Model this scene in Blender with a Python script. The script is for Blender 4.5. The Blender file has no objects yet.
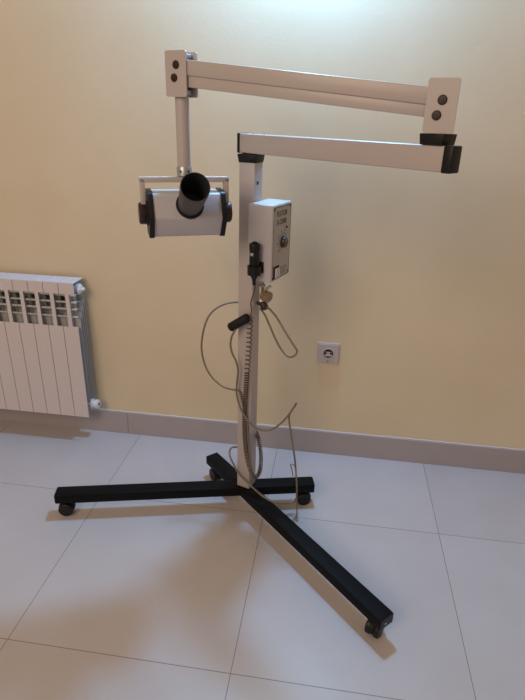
import bpy, bmesh, math, random
from math import sin, cos, pi, radians, sqrt
from mathutils import Vector, Matrix
random.seed(4)
S = bpy.context.scene
COL = S.collection
V = Vector

# ---------------------------------------------------------------- materials
def mat(name, col, rough=.5, metal=0., spec=.5, bump=0., bscale=60., var=0., vscale=8., coat=0.):
    m = bpy.data.materials.new(name); m.use_nodes = True
    nt = m.node_tree; N = nt.nodes; L = nt.links
    b = N['Principled BSDF']
    b.inputs['Base Color'].default_value = (*col, 1)
    b.inputs['Roughness'].default_value = rough
    b.inputs['Metallic'].default_value = metal
    b.inputs['Specular IOR Level'].default_value = spec
    b.inputs['Coat Weight'].default_value = coat
    tc = N.new('ShaderNodeTexCoord')
    if bump:
        n = N.new('ShaderNodeTexNoise'); n.inputs['Scale'].default_value = bscale; n.inputs['Detail'].default_value = 4
        L.new(tc.outputs['Object'], n.inputs['Vector'])
        bp = N.new('ShaderNodeBump'); bp.inputs['Strength'].default_value = bump; bp.inputs['Distance'].default_value = .002
        L.new(n.outputs['Fac'], bp.inputs['Height']); L.new(bp.outputs['Normal'], b.inputs['Normal'])
    if var:
        n = N.new('ShaderNodeTexNoise'); n.inputs['Scale'].default_value = vscale; n.inputs['Detail'].default_value = 5
        L.new(tc.outputs['Object'], n.inputs['Vector'])
        mx = N.new('ShaderNodeMix'); mx.data_type = 'RGBA'
        mx.inputs[6].default_value = (*[c*(1-var) for c in col], 1)
        mx.inputs[7].default_value = (*[min(1, c*(1+var)) for c in col], 1)
        L.new(n.outputs['Fac'], mx.inputs[0]); L.new(mx.outputs[2], b.inputs['Base Color'])
    return m

M = {}
M['white']   = mat('cream_enamel', (.47,.415,.39), .38, var=.03, vscale=5, bump=.04, bscale=300)
M['whitebox']= mat('grey_white_enamel', (.50,.47,.48), .4, bump=.08, bscale=400)
M['black']   = mat('black_powder_coat', (.005,.005,.0055), .6, spec=.12)
M['blackpl'] = mat('black_plastic', (.006,.0055,.0055), .45, spec=.35)
M['rubber']  = mat('black_rubber', (.007,.0065,.006), .6, spec=.3)
M['bolt']    = mat('bronzed_bolt', (.035,.026,.02), .45, metal=.5)
M['steel']   = mat('zinc_steel', (.45,.46,.46), .4, metal=.8)
M['cable']   = mat('grey_cable', (.20,.155,.105), .5, var=.15, vscale=14)
M['coil']    = mat('dark_coiled_flex', (.085,.055,.04), .5)
M['panel']   = mat('control_panel_face', (.44,.40,.37), .45)
M['ink']     = mat('black_print', (.02,.018,.016), .6)
M['knob']    = mat('brown_black_knob', (.035,.026,.02), .35)
M['switch']  = mat('white_rocker', (.6,.57,.54), .35)
M['rad']     = mat('radiator_enamel', (.66,.60,.60), .35)
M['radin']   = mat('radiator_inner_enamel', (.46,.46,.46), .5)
M['vent']    = mat('white_plastic', (.7,.68,.66), .4)
M['red']     = mat('dark_red_dot', (.16,.03,.03), .5)
M['gland']   = mat('beige_gland', (.28,.19,.115), .4, var=.6, vscale=90)
M['socket']  = mat('outlet_plastic', (.52,.46,.44), .38)
M['dark']    = mat('dark_hole', (.01,.01,.01), .8)
M['darkred'] = mat('dark_maroon_plastic', (.03,.012,.012), .35)
M['tube']    = mat('dark_grey_cone_plastic', (.04,.038,.04), .42)

def wall_mat():
    m = mat('yellow_painted_plaster', (.56,.435,.25), .75, spec=.25, bump=.12, bscale=90)
    nt = m.node_tree; N = nt.nodes; L = nt.links; b = N['Principled BSDF']
    tc = N.new('ShaderNodeTexCoord')
    n = N.new('ShaderNodeTexNoise'); n.inputs['Scale'].default_value = 2.2; n.inputs['Detail'].default_value = 6; n.inputs['Roughness'].default_value=.55
    L.new(tc.outputs['Object'], n.inputs['Vector'])
    cr = N.new('ShaderNodeValToRGB')
    cr.color_ramp.elements[0].position = .3; cr.color_ramp.elements[0].color = (WALLC[0]*.95, WALLC[1]*.94, WALLC[2]*.9, 1)
    cr.color_ramp.elements[1].position = .7; cr.color_ramp.elements[1].color = (WALLC[0]*1.04, WALLC[1]*1.04, WALLC[2]*1.06, 1)
    L.new(n.outputs['Fac'], cr.inputs['Fac']); L.new(cr.outputs['Color'], b.inputs['Base Color'])
    return m
WALLC = (.70,.59,.415)
TX, TY, TS = -.7767, -.4196, .6
def floor_mat():
    m = mat('glazed_floor_tiles', (.5,.5,.5), .32, spec=.5)
    nt = m.node_tree; N = nt.nodes; L = nt.links; b = N['Principled BSDF']
    tc = N.new('ShaderNodeTexCoord'); sp = N.new('ShaderNodeSeparateXYZ'); L.new(tc.outputs['Object'], sp.inputs[0])
    def math_(op, a, bb=None, c=None):
        q = N.new('ShaderNodeMath'); q.operation = op
        for i, x in enumerate((a, bb, c)):
            if x is None: continue
            if isinstance(x, (int, float)): q.inputs[i].default_value = x
            else: L.new(x, q.inputs[i])
        return q.outputs[0]
    def line(out, off):
        u = math_('DIVIDE', math_('SUBTRACT', out, off), TS)
        f = math_('FRACT', u)
        d = math_('MINIMUM', f, math_('SUBTRACT', 1.0, f))       # distance to a joint, in tiles
        return math_('LESS_THAN', d, .0011/TS), math_('FLOOR', u)
    lx, fx = line(sp.outputs['X'], TX); ly, fy = line(sp.outputs['Y'], TY)
    g = math_('MAXIMUM', lx, ly)
    # every tile its own faint tone
    cb = N.new('ShaderNodeCombineXYZ'); L.new(fx, cb.inputs[0]); L.new(fy, cb.inputs[1])
    wn = N.new('ShaderNodeTexWhiteNoise'); wn.noise_dimensions = '2D'; L.new(cb.outputs[0], wn.inputs['Vector'])
    n = N.new('ShaderNodeTexNoise'); n.inputs['Scale'].default_value = 5; n.inputs['Detail'].default_value = 8
    L.new(tc.outputs['Object'], n.inputs['Vector'])
    t = math_('ADD', math_('MULTIPLY', wn.outputs['Value'], .25), math_('MULTIPLY', n.outputs['Fac'], .75))
    cr = N.new('ShaderNodeValToRGB')
    cr.color_ramp.elements[0].position = .25; cr.color_ramp.elements[0].color = (FLC[0]*.94, FLC[1]*.93, FLC[2]*.91, 1)
    cr.color_ramp.elements[1].position = .75; cr.color_ramp.elements[1].color = (FLC[0]*1.05, FLC[1]*1.05, FLC[2]*1.06, 1)
    L.new(t, cr.inputs['Fac'])
    # scattered specks of dirt
    v = N.new('ShaderNodeTexVoronoi'); v.inputs['Scale'].default_value = 3.2; L.new(tc.outputs['Object'], v.inputs['Vector'])
    dirt = math_('LESS_THAN', v.outputs['Distance'], .010)
    mx = N.new('ShaderNodeMix'); mx.data_type = 'RGBA'; L.new(dirt, mx.inputs[0])
    L.new(cr.outputs['Color'], mx.inputs[6]); mx.inputs[7].default_value = (.12,.08,.06,1)
    m2 = N.new('ShaderNodeMix'); m2.data_type = 'RGBA'; L.new(g, m2.inputs[0])
    L.new(mx.outputs[2], m2.inputs[6]); m2.inputs[7].default_value = (.22,.175,.16,1)
    L.new(m2.outputs[2], b.inputs['Base Color'])
    bp = N.new('ShaderNodeBump'); bp.inputs['Strength'].default_value = .12; bp.inputs['Distance'].default_value = .002
    n2 = N.new('ShaderNodeTexNoise'); n2.inputs['Scale'].default_value = 18; L.new(tc.outputs['Object'], n2.inputs['Vector'])
    L.new(n2.outputs['Fac'], bp.inputs['Height']); L.new(bp.outputs['Normal'], b.inputs['Normal'])
    return m
FLC = (.52,.475,.465)
M['wall'] = wall_mat(); M['floor'] = floor_mat()
M['base'] = mat('skirting_tile', (.39,.35,.345), .4, var=.05, vscale=10)
M['caulk'] = mat('white_caulk', (.7,.66,.6), .6)

# ---------------------------------------------------------------- helpers
def link(name, bm, m, parent=None, smooth=None, loc=None, mats=None):
    me = bpy.data.meshes.new(name)
    bmesh.ops.recalc_face_normals(bm, faces=bm.faces)
    bm.to_mesh(me); bm.free()
    for x in (mats or [m]): me.materials.append(x)
    o = bpy.data.objects.new(name, me); COL.objects.link(o)
    if parent:
        o.parent = parent
        o.matrix_parent_inverse = Matrix.Identity(4)
    if loc is not None: o.location = loc
    if smooth:
        me.polygons.foreach_set('use_smooth', [True]*len(me.polygons))
        me.set_sharp_from_angle(angle=radians(smooth))
    return o
def empty(name, loc, label, cat):
    o = bpy.data.objects.new(name, None); COL.objects.link(o); o.location = loc
    o.empty_display_size = .1; o['label'] = label; o['category'] = cat
    return o
def frame(o, x, y, z):
    return Matrix(((x[0],y[0],z[0],o[0]),(x[1],y[1],z[1],o[1]),(x[2],y[2],z[2],o[2]),(0,0,0,1)))
def box(bm, mn, mx, T=None, bev=0., seg=2, taper=None, mi=0):
    r = bmesh.ops.create_cube(bm, size=1.0)
    vs = r['verts']
    for v in vs:
        v.co = V([mn[i] + (v.co[i]+.5)*(mx[i]-mn[i]) for i in range(3)])
    if taper:       # (fx, fy) scaling of the top about the centre
        cx, cy = (mn[0]+mx[0])/2, (mn[1]+mx[1])/2
        for v in vs:
            if v.co.z > (mn[2]+mx[2])/2:
                v.co.x = cx+(v.co.x-cx)*taper[0]; v.co.y = cy+(v.co.y-cy)*taper[1]
    fs = list({f for v in vs for f in v.link_faces})
    for f in fs: f.material_index = mi
    if bev:
        es = list({e for v in vs for e in v.link_edges})
        g = bmesh.ops.bevel(bm, geom=es, offset=bev, segments=seg, affect='EDGES', profile=.5)
        vs = list({v for f in g['faces'] for v in f.verts} | {v for v in vs if v.is_valid})
    if T is not None:
        for v in vs: v.co = T @ v.co
    return vs
def lathe(bm, prof, T, n=32, cap=True, mi=0):
    """prof = [(radius, height)], revolved about local z"""
    rings = []
    for r, h in prof:
        rings.append([bm.verts.new(T @ V((r*cos(2*pi*i/n), r*sin(2*pi*i/n), h))) for i in range(n)])
    for a, b in zip(rings, rings[1:]):
        for i in range(n):
            f = bm.faces.new((a[i], a[(i+1)%n], b[(i+1)%n], b[i])); f.material_index = mi
    if cap:
        for rg in (rings[0], rings[-1]):
            f = bm.faces.new(rg); f.material_index = mi
def axisT(p, d, up=(0,0,1)):
    d = V(d).normalized(); u = V(up)
    if abs(d.dot(u)) > .98: u = V((1,0,0))
    x = u.cross(d).normalized(); y = d.cross(x)
    return frame(p, x, y, d)
def prism(bm, pts, d, T, mi=0):
    """polygon pts in local xy, extruded by d along local z"""
    a = [bm.verts.new(T @ V((x, y, 0))) for x, y in pts]
    b = [bm.verts.new(T @ V((x, y, d))) for x, y in pts]
    fs = [bm.faces.new(a), bm.faces.new(b)]
    for i in range(len(a)):
        fs.append(bm.faces.new((a[i], a[(i+1)%len(a)], b[(i+1)%len(a)], b[i])))
    for f in fs: f.material_index = mi
    return a + b
def rrect(x0, y0, x1, y1, r, n=5):
    P = []
    for cx, cy, s in ((x1-r,y1-r,0),(x0+r,y1-r,90),(x0+r,y0+r,180),(x1-r,y0+r,270)):
        for i in range(n+1):
            t = radians(s+90*i/n); P.append((cx+r*cos(t), cy+r*sin(t)))
    return P
def spline(P, k=8):
    P = [V(p) for p in P]; Q = []
    for i in range(len(P)-1):
        p0 = P[max(i-1,0)]; p1 = P[i]; p2 = P[i+1]; p3 = P[min(i+2,len(P)-1)]
        for j in range(k):
            t = j/k
            Q.append(.5*((2*p1)+(-p0+p2)*t+(2*p0-5*p1+4*p2-p3)*t*t+(-p0+3*p1-3*p2+p3)*t**3))
    Q.append(P[-1]); return Q
def resample(Q, step):
    out = [Q[0]]; acc = 0.
    for a, b in zip(Q, Q[1:]):
        d = (b-a).length
        while acc + d >= step:
            t = (step-acc)/d; a = a.lerp(b, t); out.append(a); d = (b-a).length; acc = 0.
        acc += d
    return out
def tube(bm, Q, r, n=8):
    rings = []; T0 = (Q[1]-Q[0]).normalized(); x = T0.orthogonal().normalized()
    for i, p in enumerate(Q):
        t = (Q[min(i+1,len(Q)-1)]-Q[max(i-1,0)]).normalized()
        x = (x - t*x.dot(t)).normalized(); y = t.cross(x)
        rings.append([bm.verts.new(p + x*r*cos(2*pi*j/n) + y*r*sin(2*pi*j/n)) for j in range(n)])
    for a, b in zip(rings, rings[1:]):
        for j in range(n): bm.faces.new((a[j], a[(j+1)%n], b[(j+1)%n], b[j]))
    bm.faces.new(rings[0]); bm.faces.new(rings[-1])
def helix(P, R, pitch, per=14, R2=None):
    Q = resample(spline(P, 12), pitch/per); out = []
    x = V((1,0,0)); N = len(Q)
    for i, p in enumerate(Q):
        t = (Q[min(i+1,N-1)]-Q[max(i-1,0)]).normalized()
        x = (x - t*x.dot(t)).normalized(); y = t.cross(x)
        rr = R if R2 is None else R+(R2-R)*i/N
        a = 2*pi*i/per
        out.append(p + x*rr*cos(a) + y*rr*sin(a))
    return out
def text(s, size, T, m, parent, name, thick=.0003):
    c = bpy.data.curves.new(name, 'FONT'); c.body = s; c.size = size; c.extrude = thick; c.resolution_u = 3; c.offset = size*.004
    c.align_x = 'LEFT'
    o = bpy.data.objects.new(name, c); COL.objects.link(o)
    bpy.context.view_layer.update()
    me = bpy.data.meshes.new_from_object(o.evaluated_get(bpy.context.evaluated_depsgraph_get()))
    bpy.data.objects.remove(o); me.materials.clear(); me.materials.append(m)
    me.transform(T)
    q = bpy.data.objects.new(name, me); COL.objects.link(q)
    if parent: q.parent = parent
    return q

# ---------------------------------------------------------------- the room
bm = bmesh.new(); box(bm, (-2.6,-4.2,-.05), (2.6,0,0)); o = link('floor', bm, M['floor']); o['kind'] = 'structure'
bm = bmesh.new(); box(bm, (-2.6,0,-.05), (2.6,.12,2.6)); o = link('wall_back', bm, M['wall']); o['kind'] = 'structure'
bm = bmesh.new()
xs = [-2.6, -.83, 1.57, 2.6]
for a, b in zip(xs, xs[1:]): box(bm, (a+.0004,-.012,0), (b-.0004,0,.105), bev=.0012, seg=1)
o = link('baseboard_back', bm, M['base']); o['kind'] = 'structure'
bm = bmesh.new()
Q = [V((-2.6+i*.02, -.0045+.0012*random.uniform(-1,1), .1062+.0012*random.uniform(-.6,1))) for i in range(261)]
tube(bm, Q, .0028, 6); o = link('trim_1', bm, M['caulk']); o['kind'] = 'structure'

# ---------------------------------------------------------------- socket on the wall
ox, oz = .0045, .4525
W = empty('wall_outlet', (ox, 0, oz), 'square pale plastic power outlet with round two-pin recess on the yellow wall', 'outlet')
W.location = (ox,0,oz)
TW = frame((0,0,0), (1,0,0), (0,0,1), (0,-1,0))       # local z comes out of the wall
bm = bmesh.new()
prism(bm, rrect(-.042,-.042,.042,.042,.004), .006, TW)
prism(bm, rrect(-.038,-.038,.038,.038,.004), .0095, TW)
o = link('cover_plate', bm, M['socket'], W, 30)
bm = bmesh.new()
lathe(bm, [(.0215,.0095),(.0215,.0125),(.0190,.0125),(.0180,.0098)], TW @ Matrix.Translation((0,.002,0)), 40, cap=False)
link('socket_ring', bm, M['socket'], W, 30)
bm = bmesh.new(); lathe(bm, [(.0185,.0096),(.0185,.0101)], TW @ Matrix.Translation((0,.002,0)), 40); rc = link('socket_recess', bm, M['ink'], W)
bm = bmesh.new(); box(bm, (-.0135,-.0085,.0101), (.0135,.0095,.0110), TW, .002); link('pin_plate', bm, M['socket'], rc, 30)
bm = bmesh.new()
for sx in (-.0095,.0095): lathe(bm, [(.0040,.0109),(.0040,.0114)], TW @ Matrix.Translation((sx,.0035,0)), 16)
link('pin_hole', bm, M['dark'], rc)
bm = bmesh.new(); lathe(bm, [(.0025,.0094),(.0022,.0104)], TW @ Matrix.Translation((0,-.0305,0)), 12); link('screw', bm, M['bolt'], W)

# ---------------------------------------------------------------- radiator
PX = .0612; XR = -.957; NSEC = 14
R0 = V((XR-PX*NSEC/2, -.06, .12))
RAD = empty('radiator', R0, 'white aluminium wall radiator with upright sections and dark louvred slots', 'radiator')
TR = Matrix.Translation(-R0)
YF, YB, ZB, ZT = -.103, -.0215, .121, .6965
def sec_bm():
    bm = bmesh.new(); h = PX/2-.0011
    F = frame((0,YF,0), (1,0,0), (0,0,1), (0,1,0))
    # front plate: wide below and above, a narrow strip between the slots
    c = .0072; z1, z2 = .5215, .6525; r = .003
    pts = [(-h,ZB),(h,ZB),(h,z1-.001),(h-.002,z1),(c+.002,z1),(c,z1+.002),(c,z2-.002),(c+.002,z2),(h,z2),(h,ZT-.004),(h-.002,ZT),
           (-h+.002,ZT),(-h,ZT-.004),(-h,z2),(-c-.002,z2),(-c,z2-.002),(-c,z1+.002),(-c-.002,z1),(-h+.002,z1),(-h,z1-.001)]
    prism(bm, pts, .0035, F)
    # flat top
    box(bm, (-h,YF+.001,ZT-.004), (h,YB,ZT), bev=.0012, seg=1)
    return bm
def sec_in():
    bm = bmesh.new()
    box(bm, (-.002,YF+.003,ZB+.02), (.002,YB,ZT-.004))                       # centre web
    lathe(bm, [(.0125,.13),(.0125,.69)], Matrix.Translation((0,-.058,0)), 12)       # water way
    w = .0300
    for zc, yc in ((.648,-.030),(.620,-.044),(.592,-.058),(.562,-.074)):       # fins: upright at the back, bending forward into louvres
        P = [(YF+.009, zc-.005)]
        rx = (yc-YF); 
        for i in range(9):
            t = pi/2*(1-i/8)
            P.append((YF+.011+(rx-.011)*cos(t), zc-.036+.036*sin(t)-(.0)))
        P.append((yc, .30)); P.append((yc, .15))
        th = .0016
        A = []; B = []
        for i, (y, z) in enumerate(P):
            a = V(P[max(i-1,0)]); b = V(P[min(i+1,len(P)-1)]); d = (b-a).normalized(); nn = V((-d.y, d.x))*th/2
            A.append((y+nn.x, z+nn.y)); B.append((y-nn.x, z-nn.y))
        for i in range(len(A)-1):
            q = []
            for x in (-w, w):
                q += [bm.verts.new((x,*A[i])), bm.verts.new((x,*A[i+1])), bm.verts.new((x,*B[i+1])), bm.verts.new((x,*B[i]))]
            for f in ((0,1,2,3),(7,6,5,4),(0,4,5,1),(1,5,6,2),(2,6,7,3),(3,7,4,0)): bm.faces.new([q[k] for k in f])
    bmesh.ops.remove_doubles(bm, verts=bm.verts, dist=1e-6)
    for z in (.662,.162): lathe(bm, [(.021,-PX/2+.0004),(.021,PX/2-.0004)], axisT((0,-.058,z), (1,0,0)), 20)   # header hubs
    return bm
first = None
for i in range(NSEC):
    x = XR-PX*(i+.5)
    if first is None:
        first = link('section', sec_bm(), M['rad'], RAD, 30, loc=V((x,0,0))-R0)
        fin0 = link('inner_fins', sec_in(), M['radin'], first, 35)
    else:
        s = first.copy(); COL.objects.link(s); s.parent = RAD; s.location = V((x,0,0))-R0
        f = fin0.copy(); COL.objects.link(f); f.parent = s
bm = bmesh.new(); Tv = axisT((XR,-.058,.662), (1,0,0)); Tv.translation -= R0
lathe(bm, [(.0185,-.001),(.0185,.004),(.015,.006),(.015,.010),(.0075,.011),(.0075,.019),(.005,.021)], Tv, 6)
lathe(bm, [(.021,0),(.021,.003),(.018,.004)], Tv, 24)
link('air_vent', bm, M['vent'], RAD, 30)
bm = bmesh.new(); Tv = axisT((XR,-.058,.162), (1,0,0)); Tv.translation -= R0
lathe(bm, [(.021,-.001),(.021,.004),(.016,.006),(.016,.014),(.0195,.015),(.0195,.026),(.017,.028)], Tv, 24)
pl = link('end_plug', bm, M['vent'], RAD, 30)
bm = bmesh.new(); lathe(bm, [(.006,.0275),(.006,.029)], Tv, 16); link('plug_mark', bm, M['red'], pl)
for bx_ in (XR-PX*1.0, XR-PX*(NSEC-1)):
    for z in (.655,.16):
        bm = bmesh.new(); T = Matrix.Translation(V((bx_,0,z))-R0)
        box(bm, (-.006,-.06,-.028), (.006,-.001,-.022), T); box(bm, (-.012,-.003,-.045), (.012,-.0002,.0), T)
        link('wall_bracket', bm, M['vent'], RAD)

# ---------------------------------------------------------------- the x-ray stand
CC = V((-.2463,-.3871,0)); CA = -.3297; CSZ = .0486
cr = V((cos(CA), sin(CA), 0)); cn = V((sin(CA), -cos(CA), 0))      # right and front of the post
O = V((-.2463,-.3871,0))
X = empty('x_ray_machine', O, 'white mobile dental X-ray machine with folding arm on black crossed base with castors', 'x-ray machine')
def part(name, bm, m, smooth=35, parent=None, mats=None):
    bmesh.ops.translate(bm, verts=bm.verts, vec=-O)
    return link(name, bm, m, parent or X, smooth, mats=mats)
# crossed base bars
def bar(p0, p1, z0, z1, w=.05):
    p0 = V((*p0,0)); p1 = V((*p1,0)); d = (p1-p0); L = d.length; d.normalize()
    T = frame(p0, d, V((-d.y,d.x,0)), (0,0,1))
    bm = bmesh.new(); box(bm, (.002,-w/2,z0), (L-.002,w/2,z1), T, .003)
    o = part('base_bar', bm, M['black'], 40)
    for a, b in ((0,.0025),(L-.0025,L)):
        bm = bmesh.new(); box(bm, (a,-w/2+.001,z0+.001), (b,w/2-.001,z1-.001), T, .001, 1); part('end_cap', bm, M['blackpl'], 40, o)
    return o, T, L
B1 = ((-.880,-.540), (-.012,-.3275)); B2 = ((-.408,-.231), (.211,-.8695))
o1, T1, L1 = bar(*B1, .060, .095)
o2, T2, L2 = bar(*B2, .0605, .0945)
bm = bmesh.new(); lathe(bm, [(.0035,0),(.0035,.002),(.001,.0028)], axisT(T2 @ V((L2-.0005,-.006,.076)), T2.to_3x3() @ V((1,0,0))), 12)
part('end_bolt', bm, M['steel'], 30, o2)
def caster(T, x, swing):
    c = T @ V((x,0,0)); c.z = 0
    d = V((cos(swing), sin(swing), 0)); s = V((-d.y, d.x, 0))
    # housing: hood between the two wheels with a stem into the bar
    K = frame(c, d, s, (0,0,1)); bm = bmesh.new()
    lathe(bm, [(.009,.046),(.009,.061)], Matrix.Translation(c), 16)
    F = frame(c - s*.0050, d, (0,0,1), -s); 
    pts = [(.027*cos(radians(t)), .026+.027*sin(radians(t))) for t in range(-10, 191, 15)] + [(-.012,.012),(.012,.012)]
    prism(bm, pts, -.0100, F)
    o = part('caster', bm, M['rubber'], 40)
    for k in (-1, 1):
        bm = bmesh.new()
        TT = axisT(c + s*k*.005 + V((0,0,.0245)), s*k)
        lathe(bm, [(.0235,0),(.0245,.002),(.0245,.012),(.022,.0145),(.012,.0155),(.004,.0155)], TT, 28)
        part('wheel', bm, M['blackpl'], 35, o)
caster(T1, .030, radians(8)); caster(T1, L1-.034, radians(15)); caster(T2, .034, radians(130)); caster(T2, L2-.036, radians(60))
# post
TC = frame(CC, cr, -cn, (0,0,1)); s = CSZ/2
bm = bmesh.new(); box(bm, (-s,-s,.0955), (s,s,1.170), TC, .0035, 3)
post = part('column', bm, M['white'], 40)
bm = bmesh.new(); lathe(bm, [(.0050,0),(.0050,.0006)], axisT(CC + cr*(s+.0001) + cn*.006 + V((0,0,1.116)), cr), 16); part('screw_hole', bm, M['dark'], 30, post)
bm = bmesh.new(); lathe(bm, [(.003,0),(.0022,.0018)], axisT(CC + cr*(s+.0001) - cn*.004+ V((0,0,.60)), cr), 12); part('screw', bm, M['steel'], 30, post)
bm = bmesh.new(); box(bm, (-s-.001,-s-.001,1.168), (s+.001,s+.001,1.190), TC, .002, 2, taper=(1.12,1.12))
lathe(bm, [(.024,1.180),(.024,1.1935)], Matrix.Translation(CC), 28)
part('top_collar', bm, M['blackpl'], 35)
# lower arm
LA = -.7047; ld = V((cos(LA), sin(LA), 0)); ln = V((sin(LA), -cos(LA), 0))
P0 = V((-.2788,-.392,0)); AW = .033
TL = frame(P0, ld, -ln, (0,0,1)); z0, z1 = 1.1925, 1.2405; AL = .617
bm = bmesh.new(); box(bm, (0,0,z0), (AL,AW,z1), TL, .003, 3); la = part('lower_arm', bm, M['white'], 40)
bm = bmesh.new(); box(bm, (-.009,-.001,z0-.001), (.001,AW+.001,z1+.001), TL, .002); part('end_cap', bm, M['blackpl'], 40, la)
bm = bmesh.new(); box(bm, (AL-.004,-.0012,z0-.001), (AL+.016,AW+.0012,z1+.001), TL, .003); part('end_cap', bm, M['blackpl'], 40, la)
for t in (.075,.03): 
    bm = bmesh.new(); lathe(bm, [(.0028,z1-.0005),(.002,z1+.0012)], Matrix.Translation(TL @ V((t,.022,0))), 10); part('screw', bm, M['bolt'], 30, la)
# upper (spring) arm between its two U brackets
UA = -.3333; ud = V((cos(UA), sin(UA), 0)); un = V((sin(UA), -cos(UA), 0))
sc = .79
RB = V((0,-1.9108,1.2835)) + sc*(V((.2198,-.4787,1.3162))-V((0,-1.9108,1.2835)))
LB = RB - ud*(.7572*sc) + V((0,0,.0737*sc))
BW, BH, BD = .0727*sc, .120*sc, .047
def bracket(c, web):           # c: centre of the front plate's face; web: which side is closed
    F = frame(c, ud, (0,0,1), un)
    bm = bmesh.new(); t = .0035
    prism(bm, rrect(-BW/2,-BH/2,BW/2,BH/2,.005), -t, F)
    k = .008 if web > 0 else 0.
    prism(bm, rrect(-BW/2,-BH/2,BW/2-k,BH/2,.005), -t, frame(c-un*(BD-t), ud, (0,0,1), un))
    a = -BW/2 if web < 0 else BW/2-t-k
    box(bm, (a,-BH/2+.003,-BD+.001), (a+t,BH/2-.003,-.001), F)
    return bm
brR = part('arm_bracket', bracket(RB, 1), M['white'], 35)
brL = part('arm_bracket', bracket(LB, -1), M['white'], 35)
def bolt(c, dx, dz, par):
    bm = bmesh.new(); T = axisT(c + ud*dx + V((0,0,dz)) - un*.0005, un)
    lathe(bm, [(.0088,0),(.0088,.0022),(.0072,.004),(.003,.0043)], T, 24); lathe(bm, [(.0032,.0035),(.0032,.0055)], T, 6)
    part('bolt', bm, M['bolt'], 35, par)
bolt(RB, .001, .0105, brR); bolt(RB, -.006, -.016, brR); bolt(LB, .0015, .0185, brL); bolt(LB, -.0045, -.008, brL)
def link_arm(name, a0, a1, zt0, zb0, zt1, zb1, inset):      # a sheared box from left bracket to right bracket
    A = LB - un*inset; B = RB - un*inset; d2 = un*(BD-2*inset)
    bm = bmesh.new()
    vs = []
    for c, dx, zt, zb in ((A,a0,zt0,zb0),(B,a1,zt1,zb1)):
        for off in (V(), -d2):
            for z in (zt, zb): vs.append(bm.verts.new(c + ud*dx + off + V((0,0,z))))
    for f in ((0,1,3,2),(4,6,7,5),(0,4,5,1),(2,3,7,6),(0,2,6,4),(1,5,7,3)): bm.faces.new([vs[k] for k in f])
    bmesh.ops.bevel(bm, geom=list(bm.edges), offset=.0022, segments=2, affect='EDGES', profile=.5)
    return part(name, bm, M['white'], 40)
link_arm('spring_arm', -.014, .016, 0.0330, .0010, .0290, -.0020, .0045)
link_arm('parallel_arm', -.014, .016, .0020, -.0235, -.0010, -.0235, .0085)
# inner spring bits seen inside the left bracket
for dz in (.037,-.037):
    bm = bmesh.new(); box(bm, (-.018,-BD+.006,dz-.005), (.018,-.008,dz+.005), frame(LB, ud, un, (0,0,1)), .002)
    part('bracket_insert', bm, M['steel'], 40, brL)
# swivel under the right bracket
jc = RB - un*(BD/2)
bm = bmesh.new(); box(bm, (-.0265,-.0235,z1+.0005), (.0225,.0235,RB.z-BH/2-.0005), frame((jc.x,jc.y,0), ld, -ln, (0,0,1)), .002, 2, taper=(1.08,1.08))
lathe(bm, [(.022,z1+.014),(.022,RB.z-BH/2+.003)], Matrix.Translation((jc.x,jc.y,0)), 24)
part('swivel_joint', bm, M['blackpl'], 35)
# drop tube, yoke, head
HX = V((-.386,-.558,0)); ZH = 1.054
bm = bmesh.new(); lathe(bm, [(.0165,1.150),(.0165,LB.z-BH/2+.004)], Matrix.Translation(HX), 28)
dt = part('drop_tube', bm, M['white'], 40)
bm = bmesh.new(); lathe(bm, [(.0185,1.144),(.0185,1.163),(.0170,1.166)], Matrix.Translation(HX), 28); part('tube_collar', bm, M['steel'], 35, dt)
HB = .415; hd = V((cos(HB), sin(HB), 0)); hf = V((sin(HB), -cos(HB), 0))
for a in (-35, 25):
    bm = bmesh.new(); q = (hf*cos(radians(a))+hd*sin(radians(a))); lathe(bm, [(.0028,0),(.0022,.003)], axisT(HX+q*.018+V((0,0,1.155)), q), 10); part('collar_screw', bm, M['bolt'], 30, dt)
TH = frame(HX, hd, -hf, (0,0,1)); yk = .1105
bm = bmesh.new()
box(bm, (-yk,-.012,1.129), (yk,.012,1.1415), TH, .0015)
for k in (-1,1):
    a, b = sorted((k*yk, k*(yk-.0115))); box(bm, (a,-.012,1.040), (b,.012,1.138), TH, .0015)
part('yoke', bm, M['white'], 40)
EL = radians(26); hu = V((0,0,1)); td = hf*cos(EL)+hu*sin(EL); tu = hu*cos(EL)-hf*sin(EL)
HC = HX + V((0,0,ZH))
HXT = frame(HC, td, tu, hd)       # local z runs along the head
def hexa(R, rot=0, n=6): return [(R*cos(radians(30+60*i+rot)), R*sin(radians(30+60*i+rot))) for i in range(n)]
RH = .0615
bm = bmesh.new(); vs = prism(bm, hexa(RH), .170, HXT @ Matrix.Translation((0,0,-.085)))
bmesh.ops.bevel(bm, geom=[e for e in bm.edges if abs((e.verts[0].co-e.verts[1].co).normalized().dot(hd))>.99], offset=.005, segments=3, affect='EDGES', profile=.5)
head = part('tube_head', bm, M['whitebox'], 25)
for k in (-.0955, .0835):
    bm = bmesh.new(); prism(bm, hexa(RH+.0035), .012, HXT @ Matrix.Translation((0,0,k)))
    bmesh.ops.bevel(bm, geom=[e for e in bm.edges if abs((e.verts[0].co-e.verts[1].co).normalized().dot(hd))>.99], offset=.006, segments=3, affect='EDGES', profile=.5)
    part('end_plate', bm, M['blackpl'], 25, head)
for k in (-1,1):
    bm = bmesh.new(); lathe(bm, [(.030,.0825),(.031,.090),(.031,.097),(.028,.0995)], axisT(HC, hd*k), 32); part('bearing_cap', bm, M['blackpl'], 35, head)
    bm = bmesh.new(); lathe(bm, [(.0255,.0965),(.0265,.099),(.0270,.113),(.024,.1170),(.010,.1180)], axisT(HC, hd*k), 32); part('friction_knob', bm, M['darkred'], 35, head)
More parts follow.
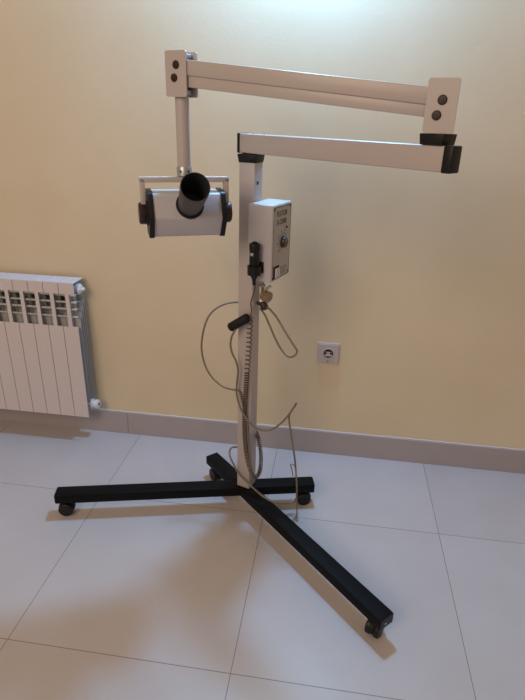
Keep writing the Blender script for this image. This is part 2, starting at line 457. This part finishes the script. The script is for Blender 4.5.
# cone
TT = axisT(HC + hd*.006 + tu*.0015, td - hd*.025 + tu*.012)
bm = bmesh.new(); lathe(bm, [(.0345,.049),(.0345,.056),(.0325,.058),(.030,.058)], TT, 40); cf = part('cone_flange', bm, M['blackpl'], 35, head)
bm = bmesh.new(); lathe(bm, [(.0290,.056),(.0338,.160),(.0338,.178),(.0320,.178),(.0275,.060),(.0,.0598)], TT, 48, cap=False)
bm2 = bm; part('cone', bm2, M['tube'], 35)
# control box
bd, bw, bdep, bzt, bzb = .0334, .0737, .1212, 1.0677, .8566
TB = frame(CC + cr*s + cn*(s+bd), cr, -cn, (0,0,1))
bm = bmesh.new(); box(bm, (0.0003,0,bzb), (bw,bdep,bzt), TB, .003, 3)
cb = part('control_box', bm, M['whitebox'], 40)
TP = frame(CC + cr*(s+bw) + cn*(s+bd), -cn, (0,0,1), cr)     # on the panel: x away from the viewer, y up, z out
bm = bmesh.new(); prism(bm, rrect(.003,bzb+.003,bdep-.003,bzt-.004,.002), .0014, TP); part('control_panel', bm, M['panel'], 30, cb)
bm = bmesh.new(); e = .0016; x0,x1,y0,y1 = .005,bdep-.005,bzb+.006,bzt-.007; z = .0016
for q in ((x0,y0,x1,y0+e),(x0,y1-e,x1,y1),(x0,y0,x0+e,y1),(x1-e,y0,x1,y1)): box(bm, (q[0],q[1],.001), (q[2],q[3],z), TP)
part('printed_border', bm, M['ink'], 30, cb)
for qx, qy in ((.010,bzt-.012),(bdep-.010,bzt-.012),(bdep-.010,bzb+.012),(.010,bzb+.011)):
    bm = bmesh.new(); lathe(bm, [(.0032,.0012),(.0026,.003)], TP @ Matrix.Translation((qx,qy,0)), 12); part('panel_screw', bm, M['bolt'], 30, cb)
text('FUTUR', .0215, TP @ Matrix.Translation((.024,1.0345,.0016)), M['ink'], cb, 'lettering').data.transform(Matrix.Translation(-O))
text('X-2500', .0205, TP @ Matrix.Translation((.024,1.0125,.0016)), M['ink'], cb, 'lettering').data.transform(Matrix.Translation(-O))
bm = bmesh.new(); lathe(bm, [(.0036,.001),(.0030,.005),(.0012,.006)], TP @ Matrix.Translation((.088,1.000,0)), 14); part('indicator_lamp', bm, M['knob'], 30, cb)
KX, KY = .068, .961
bm = bmesh.new(); lathe(bm, [(.0170,.0016),(.0170,.004),(.0150,.005),(.0140,.011),(.012,.0125)], TP @ Matrix.Translation((KX,KY,0)), 24); kn = part('timer_knob', bm, M['knob'], 30, cb)
bm = bmesh.new(); box(bm, (KX-.001,KY+.002,.0120), (KX+.001,KY+.011,.0130), TP); part('pointer', bm, M['switch'], 30, kn)
bm = bmesh.new()
for i in range(13):
    t = radians(-140+i*280/12); rr = .0245
    c = TP @ Matrix.Translation((KX+rr*sin(t), KY+rr*cos(t), .001)) @ Matrix.Rotation(-t, 4, 'Z')
    box(bm, (-.0007,-.0025,0), (.0007,.0025,.0008), c)
part('dial_marks', bm, M['ink'], 30, cb)
nums = ['0','.2','.4','.6','.8','1','2','3']
for i, tx in enumerate(nums):
    t = radians(-130+i*260/7); rr = .0335
    text(tx, .0075, TP @ Matrix.Translation((KX+rr*sin(t)-.003, KY+rr*cos(t)-.003, .0016)), M['ink'], cb, 'dial_number', .0002).data.transform(Matrix.Translation(-O))
bm = bmesh.new(); box(bm, (.012,.866,.001), (.046,.899,.004), TP, .001); sw = part('rocker_switch', bm, M['dark'], 30, cb)
bm = bmesh.new(); box(bm, (.0185,.8665,.003), (.045,.8935,.0075), TP, .0015); part('rocker', bm, M['switch'], 30, sw)
bm = bmesh.new()
for i in range(4): box(bm, (.054,.871+i*.006,.001), (.054+(.046,.038,.05,.042)[i],.8722+i*.006,.0018), TP)
part('printed_lines', bm, M['bolt'], 30, cb)
# cradle for the hand switch
FB = frame(CC + cr*s + cn*(s+bd), cr, (0,0,1), cn)           # on the box front: x right, y up, z out
hxp = -.000
HSX = (V((-.2172,-.458,0)) - (CC + cr*s + cn*(s+bd))).dot(cr) + .006
bm = bmesh.new()
box(bm, (HSX-.0195,.882,.000), (HSX+.0195,.914,.0045), FB, .002)
lathe(bm, [(.0160,.880),(.0190,.880),(.0195,.905),(.0165,.905),(.0160,.880)], frame(FB @ V((HSX,0,.0205)), cr, -cn, (0,0,1)), 28, cap=False)
part('switch_cradle', bm, M['blackpl'], 35, cb)
# gland and connectors under the box
bm = bmesh.new()
gp = V((-.1935,-.3992,.7944))
lathe(bm, [(.008,-.016),(.012,-.012),(.017,-.010),(.017,.0),(.0145,.001),(.0145,.004),(.0175,.005),(.0175,.012),(.012,.015)], axisT(gp, V((.7,-.55,-.15))), 10)
lathe(bm, [(.0045,0),(.0045,.048)], axisT(gp+V((-.012,.008,.0)), V((.0,.0,1))), 12)
cg = part('cable_gland', bm, M['gland'], 30)
bm = bmesh.new()
lathe(bm, [(.011,0),(.011,.006),(.006,.007),(.006,.03)], axisT(V((-.207,-.392,.822)), V((0,0,1))), 6)
lathe(bm, [(.004,0),(.004,.022)], axisT(V((-.196,-.402,.815)), V((.7,-.2,.6))), 10)
part('lock_nut', bm, M['steel'], 30, cg)
bm = bmesh.new()
lathe(bm, [(.006,-.014),(.0115,-.010),(.0125,.004),(.010,.011),(.006,.013)], axisT(V((-.1989,-.3973,.7621)), V((.35,-.25,-.9))), 18)
lathe(bm, [(.005,0),(.005,.03)], axisT(V((-.222,-.386,.768)), V((.8,-.4,-.2))), 12)
part('strain_relief', bm, M['knob'], 35)
# horizontal peg the cable hangs on
ha, hb = V((-.2990,-.4270,.6945)), V((-.2390,-.4330,.7370)); hv = (hb-ha); hl = hv.length
bm = bmesh.new(); lathe(bm, [(.005,0),(.011,.0015),(.0140,.006),(.0140,hl-.005),(.011,hl-.001),(.005,hl)], axisT(ha, hv), 24)
box(bm, (-.005,-.0235,-.005), (.005,.0,.005), frame(ha.lerp(hb,.72), cr, -cn, (0,0,1)) @ Matrix.Translation((0,.0235,0)))
part('cable_peg', bm, M['rubber'], 40)

# ---------------------------------------------------------------- cables
CABLE_A = [(-0.1925,-0.3995,0.7601), (-0.1770,-0.4259,0.7624), (-0.1534,-0.4446,0.7442), (-0.1232,-0.4655,0.7076), (-0.1007,-0.4732,0.6779), (-0.0877,-0.4776,0.6587), (-0.0958,-0.4748,0.6407), (-0.1147,-0.4578,0.6299), (-0.1384,-0.4392,0.6443), (-0.1596,-0.4213,0.6711), (-0.1814,-0.4033,0.7079), (-0.2060,-0.3632,0.7306), (-0.2454,-0.3338,0.7473), (-0.2851,-0.3255,0.7451), (-0.3275,-0.3533,0.7445), (-0.3649,-0.3722,0.7219), (-0.3844,-0.3867,0.6825), (-0.3953,-0.3935,0.6166), (-0.3876,-0.3961,0.5592), (-0.3634,-0.4044,0.5156), (-0.3260,-0.4119,0.4870), (-0.2920,-0.4183,0.4810), (-0.2694,-0.4176,0.4775), (-0.2595,-0.4167,0.4453), (-0.2430,-0.4224,0.3759), (-0.2348,-0.4252,0.3019), (-0.2279,-0.4296,0.2266), (-0.2161,-0.4337,0.1741), (-0.2032,-0.4381,0.1626), (-0.1939,-0.4371,0.1958), (-0.1959,-0.4195,0.2436), (-0.2071,-0.3839,0.2787), (-0.2293,-0.3446,0.3115), (-0.2546,-0.3254,0.3962), (-0.2604,-0.3234,0.5449), (-0.2632,-0.3330,0.6375), (-0.2831,-0.3685,0.6803), ]
CABLE_B = [(-0.2771,-0.4340,0.6958), (-0.2902,-0.4295,0.6702), (-0.2951,-0.4278,0.6394), (-0.2884,-0.4301,0.6108), (-0.2776,-0.4285,0.5873), (-0.2717,-0.4252,0.5554), (-0.2753,-0.4219,0.5113), (-0.2763,-0.4236,0.4727), (-0.2666,-0.4312,0.4379), (-0.2503,-0.4389,0.4072), (-0.2268,-0.4512,0.3836), (-0.1973,-0.4507,0.3624), (-0.1627,-0.4414,0.3587), (-0.1303,-0.4525,0.3914), (-0.1057,-0.4609,0.4300), (-0.0910,-0.4659,0.4595), (-0.0816,-0.4691,0.4816), (-0.0846,-0.4618,0.4684), (-0.0989,-0.4548,0.4398), (-0.1025,-0.4556,0.4183), (-0.0974,-0.4637,0.3909), (-0.0887,-0.4667,0.3457), (-0.0785,-0.4702,0.2925), (-0.0761,-0.4000,0.2005), (-0.0712,-0.4100,0.1673), (-0.0667,-0.4100,0.1178), (-0.0667,-0.4000,0.0672), (-0.0773,-0.4000,0.0462), (-0.0985,-0.4100,0.0469), (-0.1331,-0.4797,0.1030), (-0.1728,-0.4618,0.1060), (-0.2001,-0.4398,0.1080), (-0.2184,-0.4350,0.1208), (-0.2408,-0.4274,0.1372), (-0.2595,-0.4210,0.1509), (-0.2745,-0.4158,0.1660), (-0.2858,-0.4120,0.1866), (-0.2975,-0.4058,0.2056), (-0.3054,-0.3926,0.2201), (-0.3020,-0.3832,0.2339), (-0.2875,-0.3670,0.2298), (-0.2690,-0.3310,0.2041), ]
STRAND = [(-0.2173,-0.4597,0.8474), (-0.2202,-0.4534,0.8276), (-0.2273,-0.4425,0.8027), (-0.2337,-0.4319,0.7804), (-0.2318,-0.4283,0.7576), (-0.2353,-0.4271,0.7380), ]
COIL_UP = [(-0.2349,-0.4294,0.7357), (-0.2368,-0.4287,0.6937), (-0.2376,-0.4284,0.6445), (-0.2402,-0.4276,0.5936), (-0.2436,-0.4264,0.5516), ]
COIL_LO = [(-0.2436,-0.4264,0.5516), (-0.2461,-0.4255,0.4875), (-0.2493,-0.4244,0.4138), (-0.2482,-0.4248,0.3196), (-0.2404,-0.4275,0.2436), (-0.2288,-0.4314,0.1954), ]
COIL_R = [(-0.2288,-0.4314,0.1954), (-0.2194,-0.4347,0.1744), (-0.2066,-0.4390,0.1670), (-0.1948,-0.4410,0.1863), (-0.1899,-0.4384,0.2215), (-0.1933,-0.4203,0.2565), (-0.2038,-0.3956,0.2866), (-0.2191,-0.3640,0.2966), ]
LOOP_HOOK = [(-0.0832,-0.3900,0.1510), (-0.0898,-0.3900,0.1834), (-0.0944,-0.3900,0.1931), (-0.0889,-0.3900,0.2000), (-0.0800,-0.3900,0.1929), ]
TAIL = [(-0.0655,-0.4120,0.0898), (-0.0630,-0.4050,0.0501), (-0.0610,-0.4064,0.0120), (-0.0568,-0.4428,0.0040), ]
HOOK = [(-0.2940,-0.4261,0.6979), (-0.2403,-0.4296,0.7354), ]

def cable(name, groups, m, label, cat):
    bm = bmesh.new()
    for P, r in groups: tube(bm, resample(spline(P, 10), .004), r, 10)
    o = link(name, bm, m, None, 60)
    if label: o['label'] = label; o['category'] = cat
    return o
c1 = cable('power_cable', [(CABLE_A+CABLE_B, .0031), (TAIL, .0024), (LOOP_HOOK, .0018)], M['cable'], None, None)
c1.data.transform(Matrix.Translation(-O)); c1.parent = X; c1['label'] = 'grey-brown power cable looped around the post'
# hand switch in its cradle, with its coiled lead
HS = empty('hand_switch', FB @ V((HSX,.90,.013)), 'black cylindrical hand switch with coiled lead, clipped on the front of the control box', 'switch')
h0 = HS.location.copy()
TS_ = frame(FB @ V((HSX,0,.0205)), cr, -cn, (0,0,1))
bm = bmesh.new()
lathe(bm, [(.0045,.850),(.0055,.866),(.0115,.878),(.0142,.888),(.0142,.948),(.0152,.950),(.0152,.964),(.0145,.9665),(.0095,.967)], TS_, 28)
bmesh.ops.translate(bm, verts=bm.verts, vec=-h0); body = link('switch_body', bm, M['blackpl'], HS, 35)
bm = bmesh.new(); box(bm, (-.006,-.0155,.935), (.004,-.0135,.943), TS_, .0006); bmesh.ops.translate(bm, verts=bm.verts, vec=-h0); link('switch_plate', bm, M['steel'], HS, 35)
bm = bmesh.new(); lathe(bm, [(.0075,.9665),(.0075,.970),(.006,.9715)], TS_, 20); bmesh.ops.translate(bm, verts=bm.verts, vec=-h0); link('push_button', bm, M['rubber'], HS, 35)
bm = bmesh.new()
tube(bm, resample(spline(STRAND, 10), .004), .0019, 8)
up = helix(COIL_UP, .0078, .0150, 14)
lo = helix(COIL_LO, .0064, .0085, 14)
rt = helix(COIL_R, .0058, .0075, 14)
tube(bm, [V(STRAND[-1])] + up, .0016, 6); tube(bm, lo, .0017, 6); tube(bm, rt, .0017, 6)
bmesh.ops.translate(bm, verts=bm.verts, vec=-h0); link('coiled_lead', bm, M['coil'], HS, 60)

# ---------------------------------------------------------------- light
def area(name, loc, size, power, col, target=None, shape='DISK'):
    l = bpy.data.lights.new(name, 'AREA'); l.shape = shape; l.size = size; l.energy = power; l.color = col
    o = bpy.data.objects.new(name, l); COL.objects.link(o); o.location = loc
    if target: o.rotation_euler = (V(target)-V(loc)).to_track_quat('-Z','Y').to_euler()
    return o
def point(name, loc, r, power, col):
    l = bpy.data.lights.new(name, 'POINT'); l.shadow_soft_size = r; l.energy = power; l.color = col
    o = bpy.data.objects.new(name, l); COL.objects.link(o); o.location = loc; return o
point('ceiling_lamp', (-.14,-.12,2.07), .06, 87, (.26,.57,1.0))
area('room_lamp', (-1.3,-3.2,2.3), 1.6, 38, (1.0,.79,.62), (0,0,.6))
w = bpy.data.worlds.new('World'); S.world = w; w.use_nodes = True
w.node_tree.nodes['Background'].inputs[0].default_value = (1.0,.77,.60,1)
w.node_tree.nodes['Background'].inputs[1].default_value = .32

# ---------------------------------------------------------------- camera
f_px = 535.45; pitch, yaw, roll = .4112, -.1313, .0268
F = V((sin(yaw)*cos(pitch), cos(yaw)*cos(pitch), -sin(pitch))); R = F.cross(V((0,0,1))).normalized(); U = R.cross(F)
R2 = R*cos(roll)+U*sin(roll); U2 = -R*sin(roll)+U*cos(roll)
cd = bpy.data.cameras.new('camera'); cam = bpy.data.objects.new('camera', cd); COL.objects.link(cam)
cam.matrix_world = frame((0,-1.9108,1.2835), R2, U2, -F)
cd.sensor_fit = 'VERTICAL'; cd.sensor_height = 36; cd.lens = f_px/700*36; cd.clip_start = .02
S.camera = cam
S.view_settings.view_transform = 'Standard'; S.view_settings.look = 'None'; S.view_settings.gamma = 1
S.view_settings.use_curve_mapping = False; S.view_settings.exposure = 0.0
